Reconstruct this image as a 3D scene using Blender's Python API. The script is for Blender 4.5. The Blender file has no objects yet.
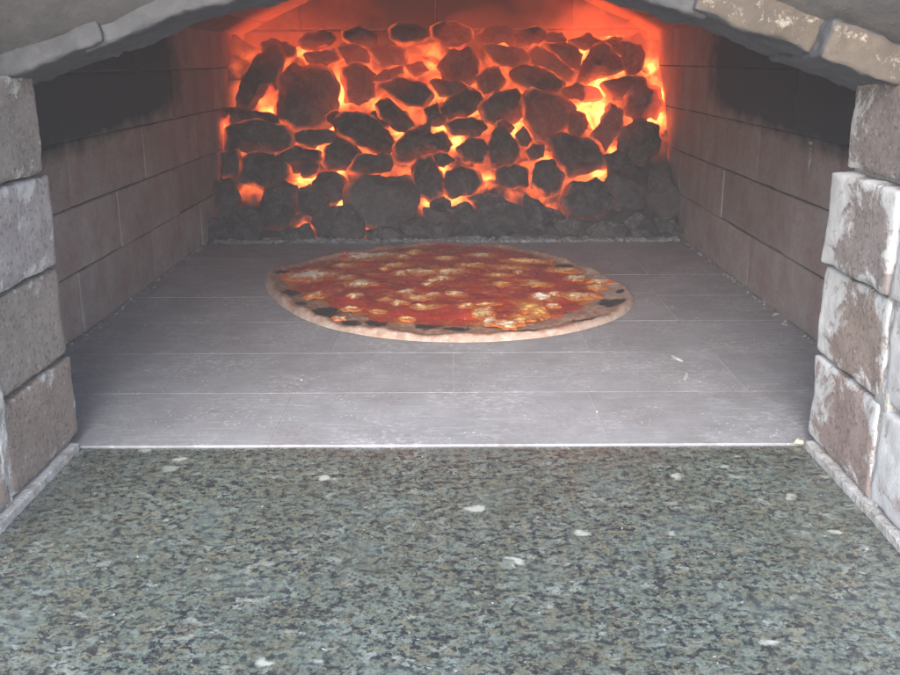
import bpy, bmesh, math, random
from mathutils import Vector, Matrix, noise
random.seed(7)
H = 0.25                                  # height of the lens above the hearth
SC = bpy.context.scene
COL = SC.collection
R = math.radians

# ------------------------------------------------------------------ camera
F = 975.0
cam_d = bpy.data.cameras.new('camera'); cam = bpy.data.objects.new('camera', cam_d); COL.objects.link(cam)
cam_d.sensor_width = 36; cam_d.lens = F/900*36; cam_d.clip_start = 0.01; cam_d.clip_end = 200
pitch = math.atan((337.5-60)/F)
MR = Matrix.Rotation(R(0.18), 4, 'Z') @ Matrix.Rotation(R(90)-pitch, 4, 'X') @ Matrix.Rotation(R(-0.3), 4, 'Z')
cam.matrix_world = Matrix.Translation((0, 0, H)) @ MR
SC.camera = cam
M3 = MR.to_3x3()
def ray(px, py):
    return M3 @ Vector(((px-450)/F, (337.5-py)/F, -1))
def on_z(px, py, z=0.0):
    d = ray(px, py); t = (z-H)/d.z
    return Vector((d.x*t, d.y*t, z))
def on_y(px, py, Y):
    d = ray(px, py); t = Y/d.y
    return Vector((d.x*t, Y, H+d.z*t))
def proj(p):
    q = M3.inverted() @ (Vector(p)-Vector((0, 0, H)))
    return (450+F*q.x/-q.z, 337.5-F*q.y/-q.z)

def sstep(a, b, x):
    t = max(0, min(1, (x-a)/(b-a))); return t*t*(3-2*t)
def fbm(p, o=4): return noise.fractal(Vector(p), 1.0, 2.0, o)

# ------------------------------------------------------------------ object helpers
def tag(o, label=None, cat=None, group=None, kind=None):
    if label: o['label'] = label
    if cat: o['category'] = cat
    if group: o['group'] = group
    if kind: o['kind'] = kind
    return o
def empty(name, loc, label, cat, group=None):
    o = bpy.data.objects.new(name, None); COL.objects.link(o); o.location = loc
    o.empty_display_size = 0.03
    return tag(o, label, cat, group)
def link(name, me, mat, parent=None, origin=None, smooth=True):
    """mesh given in world coordinates; origin moves its own origin there"""
    org = Vector(origin) if origin is not None else Vector((0, 0, 0))
    base = Vector(parent.location) if parent is not None and parent.parent is None else Vector((0, 0, 0))
    if parent is not None and parent.parent is not None:
        base = Vector(parent.parent.location)+Vector(parent.location)
    if origin is None: org = base.copy()
    for v in me.vertices: v.co -= org
    o = bpy.data.objects.new(name, me); COL.objects.link(o)
    me.name = name
    if mat: me.materials.append(mat)
    if parent is not None: o.parent = parent
    o.location = org-base
    if smooth:
        for p in me.polygons: p.use_smooth = True
    return o

class Geo:
    """collects vertices, faces and per-vertex attributes into one mesh"""
    def __init__(s): s.v = []; s.f = []; s.a = {}
    def add(s, verts, faces, **attr):
        n = len(s.v); s.v += [tuple(v) for v in verts]; s.f += [tuple(i+n for i in f) for f in faces]
        for k, vals in attr.items(): s.a.setdefault(k, []).extend(vals)
    def mesh(s):
        me = bpy.data.meshes.new('m'); me.from_pydata(s.v, [], s.f)
        for k, vals in s.a.items():
            if isinstance(vals[0], float):
                at = me.attributes.new(k, 'FLOAT', 'POINT'); at.data.foreach_set('value', vals)
            else:
                at = me.attributes.new(k, 'FLOAT_COLOR', 'POINT')
                at.data.foreach_set('color', [c for t in vals for c in (t[0], t[1], t[2], 1.0)])
        me.update(); return me

def box_grid(size, res, rad=0):
    """welded subdivided box centred on 0, with extra loops near its edges: returns verts, faces"""
    P = []
    for sz in size:
        n = max(2, int(round(sz/res))); e = min(rad*1.6, sz*.2)
        if e > 0: P.append([0, e*.33, e]+[e+(sz-2*e)*k/n for k in range(1, n)]+[sz-e, sz-e*.33, sz])
        else: P.append([sz*k/n for k in range(n+1)])
    nx, ny, nz = [len(p)-1 for p in P]; idx = {}; V = []; Fc = []
    def vid(i, j, k):
        key = (i, j, k)
        if key not in idx:
            idx[key] = len(V)
            V.append(Vector((P[0][i]-size[0]/2, P[1][j]-size[1]/2, P[2][k]-size[2]/2)))
        return idx[key]
    for i in range(nx):
        for j in range(ny):
            Fc.append((vid(i, j, 0), vid(i, j+1, 0), vid(i+1, j+1, 0), vid(i+1, j, 0)))
            Fc.append((vid(i, j, nz), vid(i+1, j, nz), vid(i+1, j+1, nz), vid(i, j+1, nz)))
    for i in range(nx):
        for k in range(nz):
            Fc.append((vid(i, 0, k), vid(i+1, 0, k), vid(i+1, 0, k+1), vid(i, 0, k+1)))
            Fc.append((vid(i, ny, k), vid(i, ny, k+1), vid(i+1, ny, k+1), vid(i+1, ny, k)))
    for j in range(ny):
        for k in range(nz):
            Fc.append((vid(0, j, k), vid(0, j, k+1), vid(0, j+1, k+1), vid(0, j+1, k)))
            Fc.append((vid(nx, j, k), vid(nx, j+1, k), vid(nx, j+1, k+1), vid(nx, j, k+1)))
    return V, Fc
def rough_box(centre, size, res, rad, amp, seed, rot=0.0, axis='Y', chip=0.0, freq=60.0):
    """a worn masonry block: rounded edges, noise on its faces, chipped corners"""
    V, Fc = box_grid(size, res, rad)
    h = [s/2 for s in size]; out = []; edge = []; norm = []
    M = Matrix.Rotation(rot, 3, axis)
    off = Vector((seed*3.17, seed*1.31, seed*2.77))
    for p in V:
        ps = p*1.0
        n3 = fbm(ps*freq*.35+off, 3)
        r = rad*(1+.9*noise.noise(ps*freq*.6+off))
        r = max(r, rad*.3)
        if chip: r += chip*max(0, noise.noise(ps*freq*.3+off*1.7))**1.2
        r = min(r, min(h)*.9)
        q = Vector([max(-(h[a]-r), min(h[a]-r, p[a])) for a in range(3)])
        d = p-q
        n = d.normalized() if d.length > 1e-9 else Vector((0, 0, 1))
        np_ = q+n*r if d.length > 1e-9 else p
        np_ = np_+n*(amp*n3+amp*.5*noise.noise(ps*freq*2+off)+amp*.25*noise.noise(ps*freq*5+off))
        # distance to nearest edge of the box
        ds = sorted([h[a]-abs(p[a]) for a in range(3)])
        edge.append(float(max(0, 1-ds[1]/0.012)))
        norm.append(n)
        out.append(M @ np_+Vector(centre))
    return out, Fc, edge, norm

# ------------------------------------------------------------------ node helpers
class NT:
    def __init__(s, name, vol=False):
        s.m = bpy.data.materials.new(name); s.m.use_nodes = True; s.t = s.m.node_tree
        s.t.nodes.clear(); s.out = s.t.nodes.new('ShaderNodeOutputMaterial')
    def n(s, typ, **kw):
        nd = s.t.nodes.new(typ)
        for k, v in kw.items():
            if k.startswith('i_'): nd.inputs[k[2:].replace('_', ' ')].default_value = v
            else: setattr(nd, k, v)
        return nd
    def l(s, a, b): s.t.links.new(a, b)
    def put(s, sock, v):
        if hasattr(v, 'is_output') or isinstance(v, bpy.types.NodeSocket): s.l(v, sock)
        elif v is not None:
            if isinstance(v, (tuple, list)) and len(v) == 3 and sock.type == 'RGBA': v = (*v, 1)
            sock.default_value = v
    def coord(s, scale=(1, 1, 1), obj=True):
        tc = s.n('ShaderNodeTexCoord'); mp = s.n('ShaderNodeMapping'); mp.inputs['Scale'].default_value = scale
        s.l(tc.outputs['Object'], mp.inputs['Vector']); return mp.outputs[0]
    def noise(s, vec, scale, detail=4, rough=.6, dist=0):
        n = s.n('ShaderNodeTexNoise'); s.l(vec, n.inputs['Vector'])
        n.inputs['Scale'].default_value = scale; n.inputs['Detail'].default_value = detail
        n.inputs['Roughness'].default_value = rough; n.inputs['Distortion'].default_value = dist
        return n.outputs['Fac']
    def vor(s, vec, scale, feature='F1', out='Distance', rnd=1):
        n = s.n('ShaderNodeTexVoronoi', feature=feature); s.l(vec, n.inputs['Vector'])
        n.inputs['Scale'].default_value = scale; n.inputs['Randomness'].default_value = rnd
        return n.outputs[out]
    def ramp(s, fac, stops, interp='LINEAR'):
        r = s.n('ShaderNodeValToRGB'); s.put(r.inputs[0], fac); cr = r.color_ramp; cr.interpolation = interp
        while len(cr.elements) > 1: cr.elements.remove(cr.elements[-1])
        for i, (p, c) in enumerate(stops):
            e = cr.elements[0] if i == 0 else cr.elements.new(p)
            e.position = p
            if not isinstance(c, (tuple, list)): c = (c, c, c)
            e.color = (*c, 1)
        return r.outputs[0]
    def mix(s, fac, a, b, mode='MIX'):
        m = s.n('ShaderNodeMix', data_type='RGBA', blend_type=mode)
        s.put(m.inputs['Factor'], fac); s.put(m.inputs['A'], a); s.put(m.inputs['B'], b)
        # colour sockets share names with float ones: address by type
        for nm, v in (('A', a), ('B', b)):
            so = [i for i in m.inputs if i.name == nm and i.type == 'RGBA'][0]; s.put(so, v)
        return [o for o in m.outputs if o.type == 'RGBA'][0]
    def math(s, op, a, b=None, c=None, clamp=False):
        m = s.n('ShaderNodeMath', operation=op); m.use_clamp = clamp
        s.put(m.inputs[0], a)
        if b is not None: s.put(m.inputs[1], b)
        if c is not None: s.put(m.inputs[2], c)
        return m.outputs[0]
    def attr(s, name, out='Fac'):
        a = s.n('ShaderNodeAttribute', attribute_name=name); return a.outputs[out]
    def bump(s, height, strength=.5, dist=.002, normal=None):
        b = s.n('ShaderNodeBump'); s.put(b.inputs['Height'], height)
        b.inputs['Strength'].default_value = strength; b.inputs['Distance'].default_value = dist
        if normal is not None: s.l(normal, b.inputs['Normal'])
        return b.outputs[0]
    def bsdf(s, col, rough=.8, normal=None, spec=.3, **kw):
        b = s.n('ShaderNodeBsdfPrincipled'); s.put(b.inputs['Base Color'], col); s.put(b.inputs['Roughness'], rough)
        s.put(b.inputs['Specular IOR Level'], spec)
        if normal is not None: s.l(normal, b.inputs['Normal'])
        for k, v in kw.items(): s.put(b.inputs[k.replace('_', ' ')], v)
        s.l(b.outputs[0], s.out.inputs['Surface']); return b
HOT = (1.0, 0.125, 0.024)                 # glow colour: red when weak, clips to yellow when strong

# granite -----------------------------------------------------------
def mat_granite():
    t = NT('green_granite'); c = t.coord((1, 1, 1)); c2 = t.coord((1, 1.15, 1))
    warp = t.n('ShaderNodeTexNoise'); t.l(c, warp.inputs['Vector']); warp.inputs['Scale'].default_value = 130; warp.inputs['Detail'].default_value = 4
    wv = t.n('ShaderNodeVectorMath', operation='MULTIPLY_ADD'); t.l(warp.outputs['Color'], wv.inputs[0])
    wv.inputs[1].default_value = (.013, .013, .013); t.l(c2, wv.inputs[2]); w = wv.outputs[0]
    cell = t.vor(w, 165, out='Color'); sep = t.n('ShaderNodeSeparateColor'); t.l(cell, sep.inputs[0])
    base = t.ramp(sep.outputs[0], [(0, (.035, .04, .045)), (.12, (.06, .07, .07)), (.16, (.13, .165, .15)),
                                   (.45, (.18, .235, .215)), (.62, (.22, .29, .28)), (.72, (.20, .20, .165)),
                                   (.85, (.30, .37, .37)), (.95, (.42, .46, .46)), (1, (.5, .54, .54))], 'CONSTANT')
    n1 = t.noise(c, 170, 5, .7); base = t.mix(t.ramp(n1, [(.4, .0), (.62, .6)]), base, (.085, .105, .09))
    n3 = t.noise(c, 420, 4, .7); base = t.mix(t.ramp(n3, [(.46, 0), (.58, .75)]), base, (.27, .29, .26))
    # ochre threads between crystals
    ed = t.vor(w, 75, 'DISTANCE_TO_EDGE'); vein = t.math('MULTIPLY', t.ramp(ed, [(0, 1), (.06, 0)]), t.ramp(t.noise(c, 60, 3), [(.38, 0), (.55, .9)]))
    base = t.mix(vein, base, (.30, .27, .19))
    # black mica
    bl = t.noise(c2, 190, 6, .7, .2); base = t.mix(t.ramp(bl, [(.52, 0), (.555, .93)]), base, (.028, .034, .05))
    bl2 = t.noise(c2, 480, 4, .7, .2); base = t.mix(t.ramp(bl2, [(.55, 0), (.60, .85)]), base, (.05, .055, .065))
    # blue-green feldspar clouds
    cl = t.noise(c, 26, 4, .6); base = t.mix(t.ramp(cl, [(.5, 0), (.75, .3)]), base, (.25, .34, .36))
    cl2 = t.noise(c, 15, 3, .6); base = t.mix(t.ramp(cl2, [(.45, 0), (.8, .35)]), base, (.12, .12, .085))
    # pale flakes: only in a few of the big cells
    fl = t.n('ShaderNodeTexVoronoi', feature='F1'); t.l(w, fl.inputs['Vector']); fl.inputs['Scale'].default_value = 58
    fs = t.n('ShaderNodeSeparateColor'); t.l(fl.outputs['Color'], fs.inputs[0])
    flk = t.math('MULTIPLY', t.ramp(fl.outputs['Distance'], [(.20, 1), (.34, 0)]), t.ramp(fs.outputs[1], [(.91, 0), (.93, .9)]))
    base = t.mix(flk, base, (.62, .66, .64))
    # salt specks (flour dust)
    sp = t.n('ShaderNodeTexVoronoi', feature='F1'); t.l(w, sp.inputs['Vector']); sp.inputs['Scale'].default_value = 330
    ss = t.n('ShaderNodeSeparateColor'); t.l(sp.outputs['Color'], ss.inputs[0])
    spk = t.math('MULTIPLY', t.ramp(sp.outputs['Distance'], [(.16, 1), (.26, 0)]), t.ramp(ss.outputs[2], [(.975, 0), (.98, .9)]))
    base = t.mix(spk, base, (.75, .76, .75))
    ro = t.ramp(t.noise(c, 220, 3), [(.3, .15), (.7, .4)])
    base = t.mix(1, base, (.64, .625, .57), 'MULTIPLY')
    t.bsdf(base, ro, t.bump(n1, .08, .0004), .6)
    return t.m
# hearth ------------------------------------------------------------
def mat_hearth():
    t = NT('grey_hearth_tile'); c = t.coord(); cs = t.coord((1, 1.35, 1))
    base = t.mix(t.noise(c, 9, 5, .65), (.17, .167, .175), (.31, .305, .32))
    base = t.mix(t.attr('tone'), base, (.12, .115, .12))
    base = t.mix(t.ramp(t.noise(c, 40, 6, .75), [(.35, 0), (.75, .5)]), base, (.38, .375, .40))
    dust = t.math('MULTIPLY', t.ramp(t.noise(c, 11, 4, .7), [(.45, 0), (.7, 1)]), t.ramp(t.noise(cs, 150, 6, .8), [(.48, 0), (.66, .7)]))
    base = t.mix(dust, base, (.72, .71, .73))
    brn = t.math('MULTIPLY', t.ramp(t.noise(c, 13, 4), [(.48, 0), (.7, .8)]), t.ramp(t.noise(c, 300, 4, .8), [(.45, 0), (.65, 1)]))
    base = t.mix(brn, base, (.16, .11, .085))
    sp = t.vor(cs, 190); base = t.mix(t.math('MULTIPLY', t.ramp(sp, [(.10, 1), (.18, 0)]), t.ramp(t.noise(c, 17, 4, .7), [(.48, 0), (.58, .8)])), base, (.8, .79, .8))
    # scratches by the peel
    cw = t.coord((.35, 9, 1)); sc = t.noise(cw, 60, 3, .6, .3); base = t.mix(t.ramp(sc, [(.60, 0), (.68, .4)]), base, (.55, .54, .56))
    cw2 = t.coord((14, 1.2, 1)); sc2 = t.noise(cw2, 18, 3, .6, .4); base = t.mix(t.ramp(sc2, [(.70, 0), (.76, .3)]), base, (.6, .59, .6))
    t.bsdf(base, .55, t.bump(t.noise(c, 260, 5, .7), .35, .0008), .4)
    return t.m
def mat_simple(name, c1, c2, scale=60, rough=.9, bump=.4, bd=.001):
    t = NT(name); c = t.coord(); n = t.noise(c, scale, 5, .7)
    t.bsdf(t.mix(t.ramp(n, [(.3, 0), (.7, 1)]), c1, c2), rough, t.bump(t.noise(c, scale*4, 4), bump, bd), .2)
    return t.m
# pillar bricks: tint = own colour, lime = how much pale mortar is smeared on it
def mat_brick():
    t = NT('worn_firebrick'); c = t.coord()
    tint = t.attr('tint', 'Color'); lime = t.attr('lime')
    base = t.mix(t.ramp(t.noise(c, 45, 5, .7), [(.3, 0), (.75, .65)]), tint, t.mix(1, tint, (.55, .5, .48), 'MULTIPLY'))
    base = t.mix(t.ramp(t.noise(c, 260, 4, .8), [(.52, 0), (.66, .8)]), base, (.10, .08, .075))
    base = t.mix(t.ramp(t.noise(c, 330, 4, .8), [(.58, 0), (.68, .7)]), base, (.55, .50, .45))
    n = t.noise(c, 30, 6, .75, .5); n2 = t.noise(c, 170, 4, .8)
    m = t.math('ADD', t.math('MULTIPLY', n, .75), t.math('MULTIPLY', n2, .25))
    m = t.math('ADD', t.math('MULTIPLY', t.math('SUBTRACT', m, .5), 1.6), t.math('ADD', lime, .5))
    m = t.ramp(m, [(.86, 0), (.98, .92)])
    base = t.mix(m, base, t.mix(t.noise(c, 90, 4), (.45, .45, .46), (.72, .72, .72)))
    hgt = t.math('ADD', t.noise(c, 220, 6, .8), t.math('MULTIPLY', m, .35))
    t.bsdf(base, .9, t.bump(hgt, .6, .0016), .2)
    return t.m
# chamber walls: brick with soot that starts above mid height near the mouth
def mat_wall():
    t = NT('sooty_wall_brick'); c = t.coord()
    tint = t.attr('tint', 'Color')
    base = t.mix(t.ramp(t.noise(c, 22, 5, .7), [(.3, 0), (.7, .9)]), tint, t.mix(1, tint, (.72, .52, .48), 'MULTIPLY'))
    cv = t.coord((1.3, 1.3, .5)); base = t.mix(t.ramp(t.noise(cv, 34, 5, .75), [(.5, 0), (.75, .35)]), base, (.30, .27, .26))
    base = t.mix(t.ramp(t.noise(c, 200, 4, .8), [(.55, 0), (.7, .5)]), base, (.06, .05, .05))
    base = t.mix(t.ramp(t.noise(c, 240, 4, .8), [(.6, 0), (.7, .5)]), base, (.45, .42, .40))
    soot = t.attr('soot')
    s = t.math('ADD', soot, t.math('MULTIPLY', t.math('SUBTRACT', t.noise(c, 28, 5, .65), .5), .7))
    base = t.mix(t.ramp(s, [(.22, 0), (.70, .97)]), base, (.012, .012, .014))
    t.bsdf(base, .9, t.bump(t.noise(c, 150, 6, .8), .5, .0015), .15)
    return t.m
def mat_coal():
    t = NT('charcoal'); c = t.coord(); oi = t.n('ShaderNodeObjectInfo')
    ca = t.n('ShaderNodeVectorMath', operation='ADD'); t.l(c, ca.inputs[0]); t.l(oi.outputs['Location'], ca.inputs[1]); c = ca.outputs[0]
    base = t.mix(t.ramp(oi.outputs['Random'], [(0, 0), (1, 1)]), (.034, .025, .029), (.080, .062, .070))
    base = t.mix(t.ramp(t.noise(c, 60, 6, .8, .6), [(.46, 0), (.62, .75)]), base, (.13, .115, .12))
    ash = t.math('ADD', t.noise(c, 110, 5, .75), t.attr('ash'))
    base = t.mix(t.ramp(ash, [(.66, 0), (.88, .85)]), base, (.27, .26, .27))
    base = t.mix(t.ramp(t.noise(c, 420, 4, .8), [(.62, 0), (.68, .8)]), base, (.40, .38, .38))
    heat = t.attr('glow'); hn = t.noise(c, 55, 5, .7)
    hh = t.math('MULTIPLY', heat, t.ramp(hn, [(.3, .35), (.65, 1.2)]))
    em = t.math('MULTIPLY', t.math('POWER', hh, 1.5), 0.9)
    t.bsdf(base, .75, t.bump(t.noise(c, 130, 7, .8, .3), .8, .003), .35, Emission_Color=HOT, Emission_Strength=em)
    return t.m
def mat_ember():
    t = NT('glowing_ember'); c = t.coord()
    heat = t.attr('glow')
    n = t.noise(c, 28, 4, .6, .1)
    hh = t.math('MULTIPLY', heat, t.ramp(n, [(.34, .1), (.62, 1.1)]))
    em = t.math('MULTIPLY', t.math('POWER', hh, 1.8), 4.4)
    t.bsdf((.05, .04, .04), .9, t.bump(n, .3, .003), .1, Emission_Color=HOT, Emission_Strength=em)
    return t.m
def mat_flame(name, k):
    t = NT(name); e = t.n('ShaderNodeEmission'); e.inputs['Color'].default_value = (1, .085, .022, 1)
    e.inputs['Strength'].default_value = k; t.l(e.outputs[0], t.out.inputs['Volume']); return t.m
def mat_crust():
    t = NT('pizza_crust'); c = t.coord()
    n = t.noise(c, 60, 5, .7)
    base = t.mix(t.ramp(n, [(.3, 0), (.7, 1)]), (.30, .18, .13), (.52, .40, .34))
    brown = t.math('ADD', t.attr('brown'), t.math('MULTIPLY', t.math('SUBTRACT', t.noise(c, 60, 5, .7), .5), 2.2))
    base = t.mix(t.ramp(brown, [(.25, 0), (.65, .85)]), base, (.27, .11, .055))
    flour = t.ramp(t.noise(c, 130, 4, .7), [(.5, 0), (.65, .4)]); base = t.mix(flour, base, (.68, .59, .55))
    ch = t.math('ADD', t.attr('char'), t.math('MULTIPLY', t.math('SUBTRACT', t.noise(c, 110, 5, .75), .5), 1.3))
    base = t.mix(t.ramp(ch, [(.38, 0), (.58, .97)]), base, (.018, .014, .013))
    t.bsdf(base, .7, t.bump(t.noise(c, 150, 5, .7), .5, .0015), .3)
    return t.m
def mat_sauce():
    t = NT('tomato_sauce'); c = t.coord()
    base = t.mix(t.ramp(t.noise(c, 24, 4, .6), [(.35, 0), (.65, 1)]), (.24, .012, .007), (.48, .035, .014))
    base = t.mix(t.ramp(t.noise(c, 38, 5, .75, .6), [(.53, 0), (.62, .75)]), base, (.55, .17, .03))
    base = t.mix(t.ramp(t.noise(c, 200, 4, .7), [(.60, 0), (.68, .6)]), base, (.72, .50, .26))
    base = t.mix(t.ramp(t.noise(c, 30, 5, .7), [(.52, 0), (.70, .7)]), base, (.12, .012, .008))
    ol = t.math('ADD', t.attr('oil'), t.math('MULTIPLY', t.math('SUBTRACT', t.noise(c, 110, 5, .75), .5), 1.1))
    base = t.mix(t.ramp(ol, [(.45, 0), (.85, .85)]), base, (.55, .20, .035))
    t.bsdf(base, .5, t.bump(t.noise(c, 120, 5, .7), .7, .002), .3)
    return t.m
def mat_cheese():
    t = NT('melted_cheese'); c = t.coord()
    y = t.attr('gold'); n = t.noise(c, 150, 5, .75)
    base = t.mix(t.ramp(t.math('ADD', n, y), [(.5, 0), (1.0, 1)]), (.84, .76, .62), (.80, .42, .08))
    e = t.math('ADD', t.attr('rim'), t.math('MULTIPLY', t.math('SUBTRACT', t.noise(c, 150, 5, .8), .5), 2.4))
    base = t.mix(t.ramp(e, [(.35, 0), (.75, 1)]), base, (.50, .13, .022))
    base = t.mix(t.ramp(t.noise(c, 300, 4, .7), [(.60, 0), (.68, .8)]), base, (.42, .05, .015))
    t.bsdf(base, .45, t.bump(n, .5, .001), .35)
    return t.m
def mat_vault():
    t = NT('smoked_vault_mortar'); c = t.coord()
    tint = t.attr('tint', 'Color')
    base = t.mix(t.ramp(t.noise(c, 12, 5, .65), [(.3, 0), (.7, .5)]), tint, t.mix(1, tint, (.38, .37, .37), 'MULTIPLY'))
    base = t.mix(t.ramp(t.noise(c, 55, 5, .75), [(.45, 0), (.7, .5)]), base, t.mix(1, tint, (1.6, 1.5, 1.4), 'MULTIPLY'))
    lime = t.attr('lime')
    m = t.ramp(t.math('ADD', t.noise(c, 100, 6, .8), lime), [(.80, 0), (.98, .9)])
    base = t.mix(m, base, t.mix(t.noise(c, 130, 4), (.42, .34, .27), (.66, .62, .57)))
    base = t.mix(t.ramp(t.noise(c, 260, 4, .8), [(.6, 0), (.7, .5)]), base, (.05, .05, .05))
    t.bsdf(base, .85, t.bump(t.noise(c, 110, 6, .75), .5, .002), .2)
    return t.m
GR, HE, BR, WA, CO, EM, FL, CR, SA, CH, VA = (mat_granite(), mat_hearth(), mat_brick(), mat_wall(), mat_coal(), mat_ember(),
    mat_flame('flame', 16.0), mat_crust(), mat_sauce(), mat_cheese(), mat_vault())
MO = mat_simple('pale_lime_mortar', (.24, .22, .205), (.58, .57, .56), 110, bump=.8, bd=.002)
JO = mat_simple('dark_joint_mortar', (.085, .078, .075), (.19, .175, .17), 50)
AS = mat_simple('grey_ash', (.13, .125, .13), (.42, .41, .42), 160, bump=.8, bd=.002)

# ------------------------------------------------------------------ setting: counter, hearth
YF = 2.456*H                              # line where the hearth begins
XL, XR = -1.409*H, 1.329*H                # inner faces of the chamber walls
YB = 6.93*H                               # face of the back wall
CZ = 0.24*H                               # height of one brick course

v, f, e, n = rough_box((0, (YF-1.6*H)/2, -.0012-.015), (7*H, YF+1.6*H-.001, .03), .03, .001, .0, 1)
g = Geo(); g.add(v, f); o = link('granite_counter', g.mesh(), GR, origin=(0, 0, -.0012)); tag(o, 'speckled green granite counter in front of the oven mouth', 'counter', kind='structure')

g = Geo(); rnd = random.Random(3)
row = 0; y = YF
while y < YB+.01:
    off = -.473*H+(0 if row % 2 == 0 else .46*H)+rnd.uniform(-.05, .05)*H
    x0 = off-3*.92*H
    dy = .43*H
    while x0 < XR+.1:
        a, b = max(x0, XL-.03), min(x0+.92*H, XR+.03)
        if b-a > .01:
            gp = .0004
            cx, cy = (a+b)/2, y+dy/2
            tz = rnd.uniform(-.0001, .0001)
            v, f, e, n = rough_box((cx, cy, -.008+tz), (b-a-gp, dy-gp, .016), .011, 0.0003, .0, rnd.random()*50, chip=.0003, freq=90)
            g.add(v, f, tone=[float(rnd.uniform(0, .15))]*len(v))
        x0 += .92*H
    y += dy; row += 1
tile_m = g.mesh()
ht = link('hearth_floor', tile_m, HE, smooth=False); tag(ht, 'flat grey firebrick hearth floor inside the oven, dusted with flour', 'floor', kind='structure')
def flat_box(name, a, b, mat, parent=None):
    g = Geo(); s = [abs(b[i]-a[i]) for i in range(3)]; c = [(a[i]+b[i])/2 for i in range(3)]
    V, Fc = box_grid(s, max(s)); g.add([p+Vector(c) for p in V], Fc)
    return link(name, g.mesh(), mat, parent, smooth=False)
jb = flat_box('joint_bed', (XL-.05, YF+.0008, -.03), (XR+.05, YB+.05, -.00028), MO, ht)

# ------------------------------------------------------------------ chamber walls
def lerp3(a, b, t): return tuple(a[i]*(1-t)+b[i]*t for i in range(3))
def soot_at(p):
    q = (p[1]/H, p[2]/H)
    lo = .62+(q[0]-2.5)*.055
    s = sstep(lo-.10, lo+.12, q[1])*(1-sstep(4.75, 5.55, q[0]))
    return float(s)
def wall_bricks(side):
    X = XL if side < 0 else XR
    g = Geo(); r = random.Random(11+side)
    for k in range(6):
        z0 = k*CZ; ph = (.30 if k % 2 == 0 else -.12)+(0 if side > 0 else .22)
        y0 = YF-.3*H+ph*H-.92*H
        while y0 < YB:
            a, b = max(y0, YF+.004), min(y0+.92*H, YB+.02)
            if b-a > .006:
                th = .055
                jx = r.uniform(-.0012, .0012)
                c = (X+side*(th/2)+jx, (a+b)/2, z0+CZ/2)
                v, f, e, n = rough_box(c, (th, b-a-.0008, CZ-.0016), .011, .001, .0005, r.random()*90, chip=.0022, freq=60)
                t = r.random(); tint = lerp3((.29, .255, .25), (.42, .385, .38), t)
                g.add(v, f, tint=[tint]*len(v), soot=[soot_at(p) for p in v])
            y0 += .92*H
    return g
ZS = 5*CZ+.0
for side, nm, lb in ((-1, 'chamber_wall', 'left brick side wall of the oven chamber with black soot band near the mouth'),
                     (1, 'chamber_wall', 'right brick side wall of the oven chamber, reddish bricks glowing beside the embers')):
    X = XL if side < 0 else XR
    root = empty(nm, (X, (YF+YB)/2, 0), lb, 'wall', 'side walls of the oven chamber')
    link('brickwork', wall_bricks(side).mesh(), WA, root)
    # mortar, set back from the brick faces, subdivided so that it carries the same soot
    g = Geo(); xx = X+side*.0018; ys = [YF+.004+(YB+.02-YF-.004)*i/60 for i in range(61)]; zs = [6*CZ*j/24 for j in range(25)]
    th = side*.05
    vv = [Vector((xx, yy, zz)) for yy in ys for zz in zs]+[Vector((xx+th, yy, zz)) for yy in ys for zz in zs]
    nn = len(ys)*len(zs); ff = []
    for i in range(60):
        for j in range(24):
            a = i*25+j; q = (a, a+25, a+26, a+1); ff.append(q if side < 0 else q[::-1]); ff.append(tuple(i_+nn for i_ in q[::-1]))
    g.add(vv, ff, tint=[(.075, .065, .062)]*len(vv), soot=[soot_at(p) for p in vv])
    link('mortar', g.mesh(), WA, root)
root = empty('back_wall', (0, YB, 0), 'brick back wall of the oven behind the heap of embers, lit red', 'wall')
g = Geo(); r = random.Random(5)
for k in range(9):
    x0 = XL-.02-(.46*H if k % 2 else 0)
    while x0 < XR+.02:
        a, b = max(x0, XL-.02), min(x0+.92*H, XR+.02)
        if b-a > .006:
            v, f, e, n = rough_box(((a+b)/2, YB+.03, k*CZ+CZ/2), (b-a-.0022, .06, CZ-.0026), .014, .002, .0008, r.random()*80, chip=.003, freq=60)
            g.add(v, f, tint=[lerp3((.20, .14, .12), (.26, .2, .18), r.random())]*len(v),
                  soot=[float(.30+.62*math.exp(-(((p[0]+.02*H)/(.60*H))**2))*sstep(.75*H, 1.1*H, p[2])) for p in v])  # soot; upper centre painted darker in place of the smoke hanging there
        x0 += .92*H
link('brickwork', g.mesh(), WA, root)
flat_box('mortar', (XL-.04, YB+.004, 0), (XR+.04, YB+.07, 9.2*CZ), JO, root)

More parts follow.
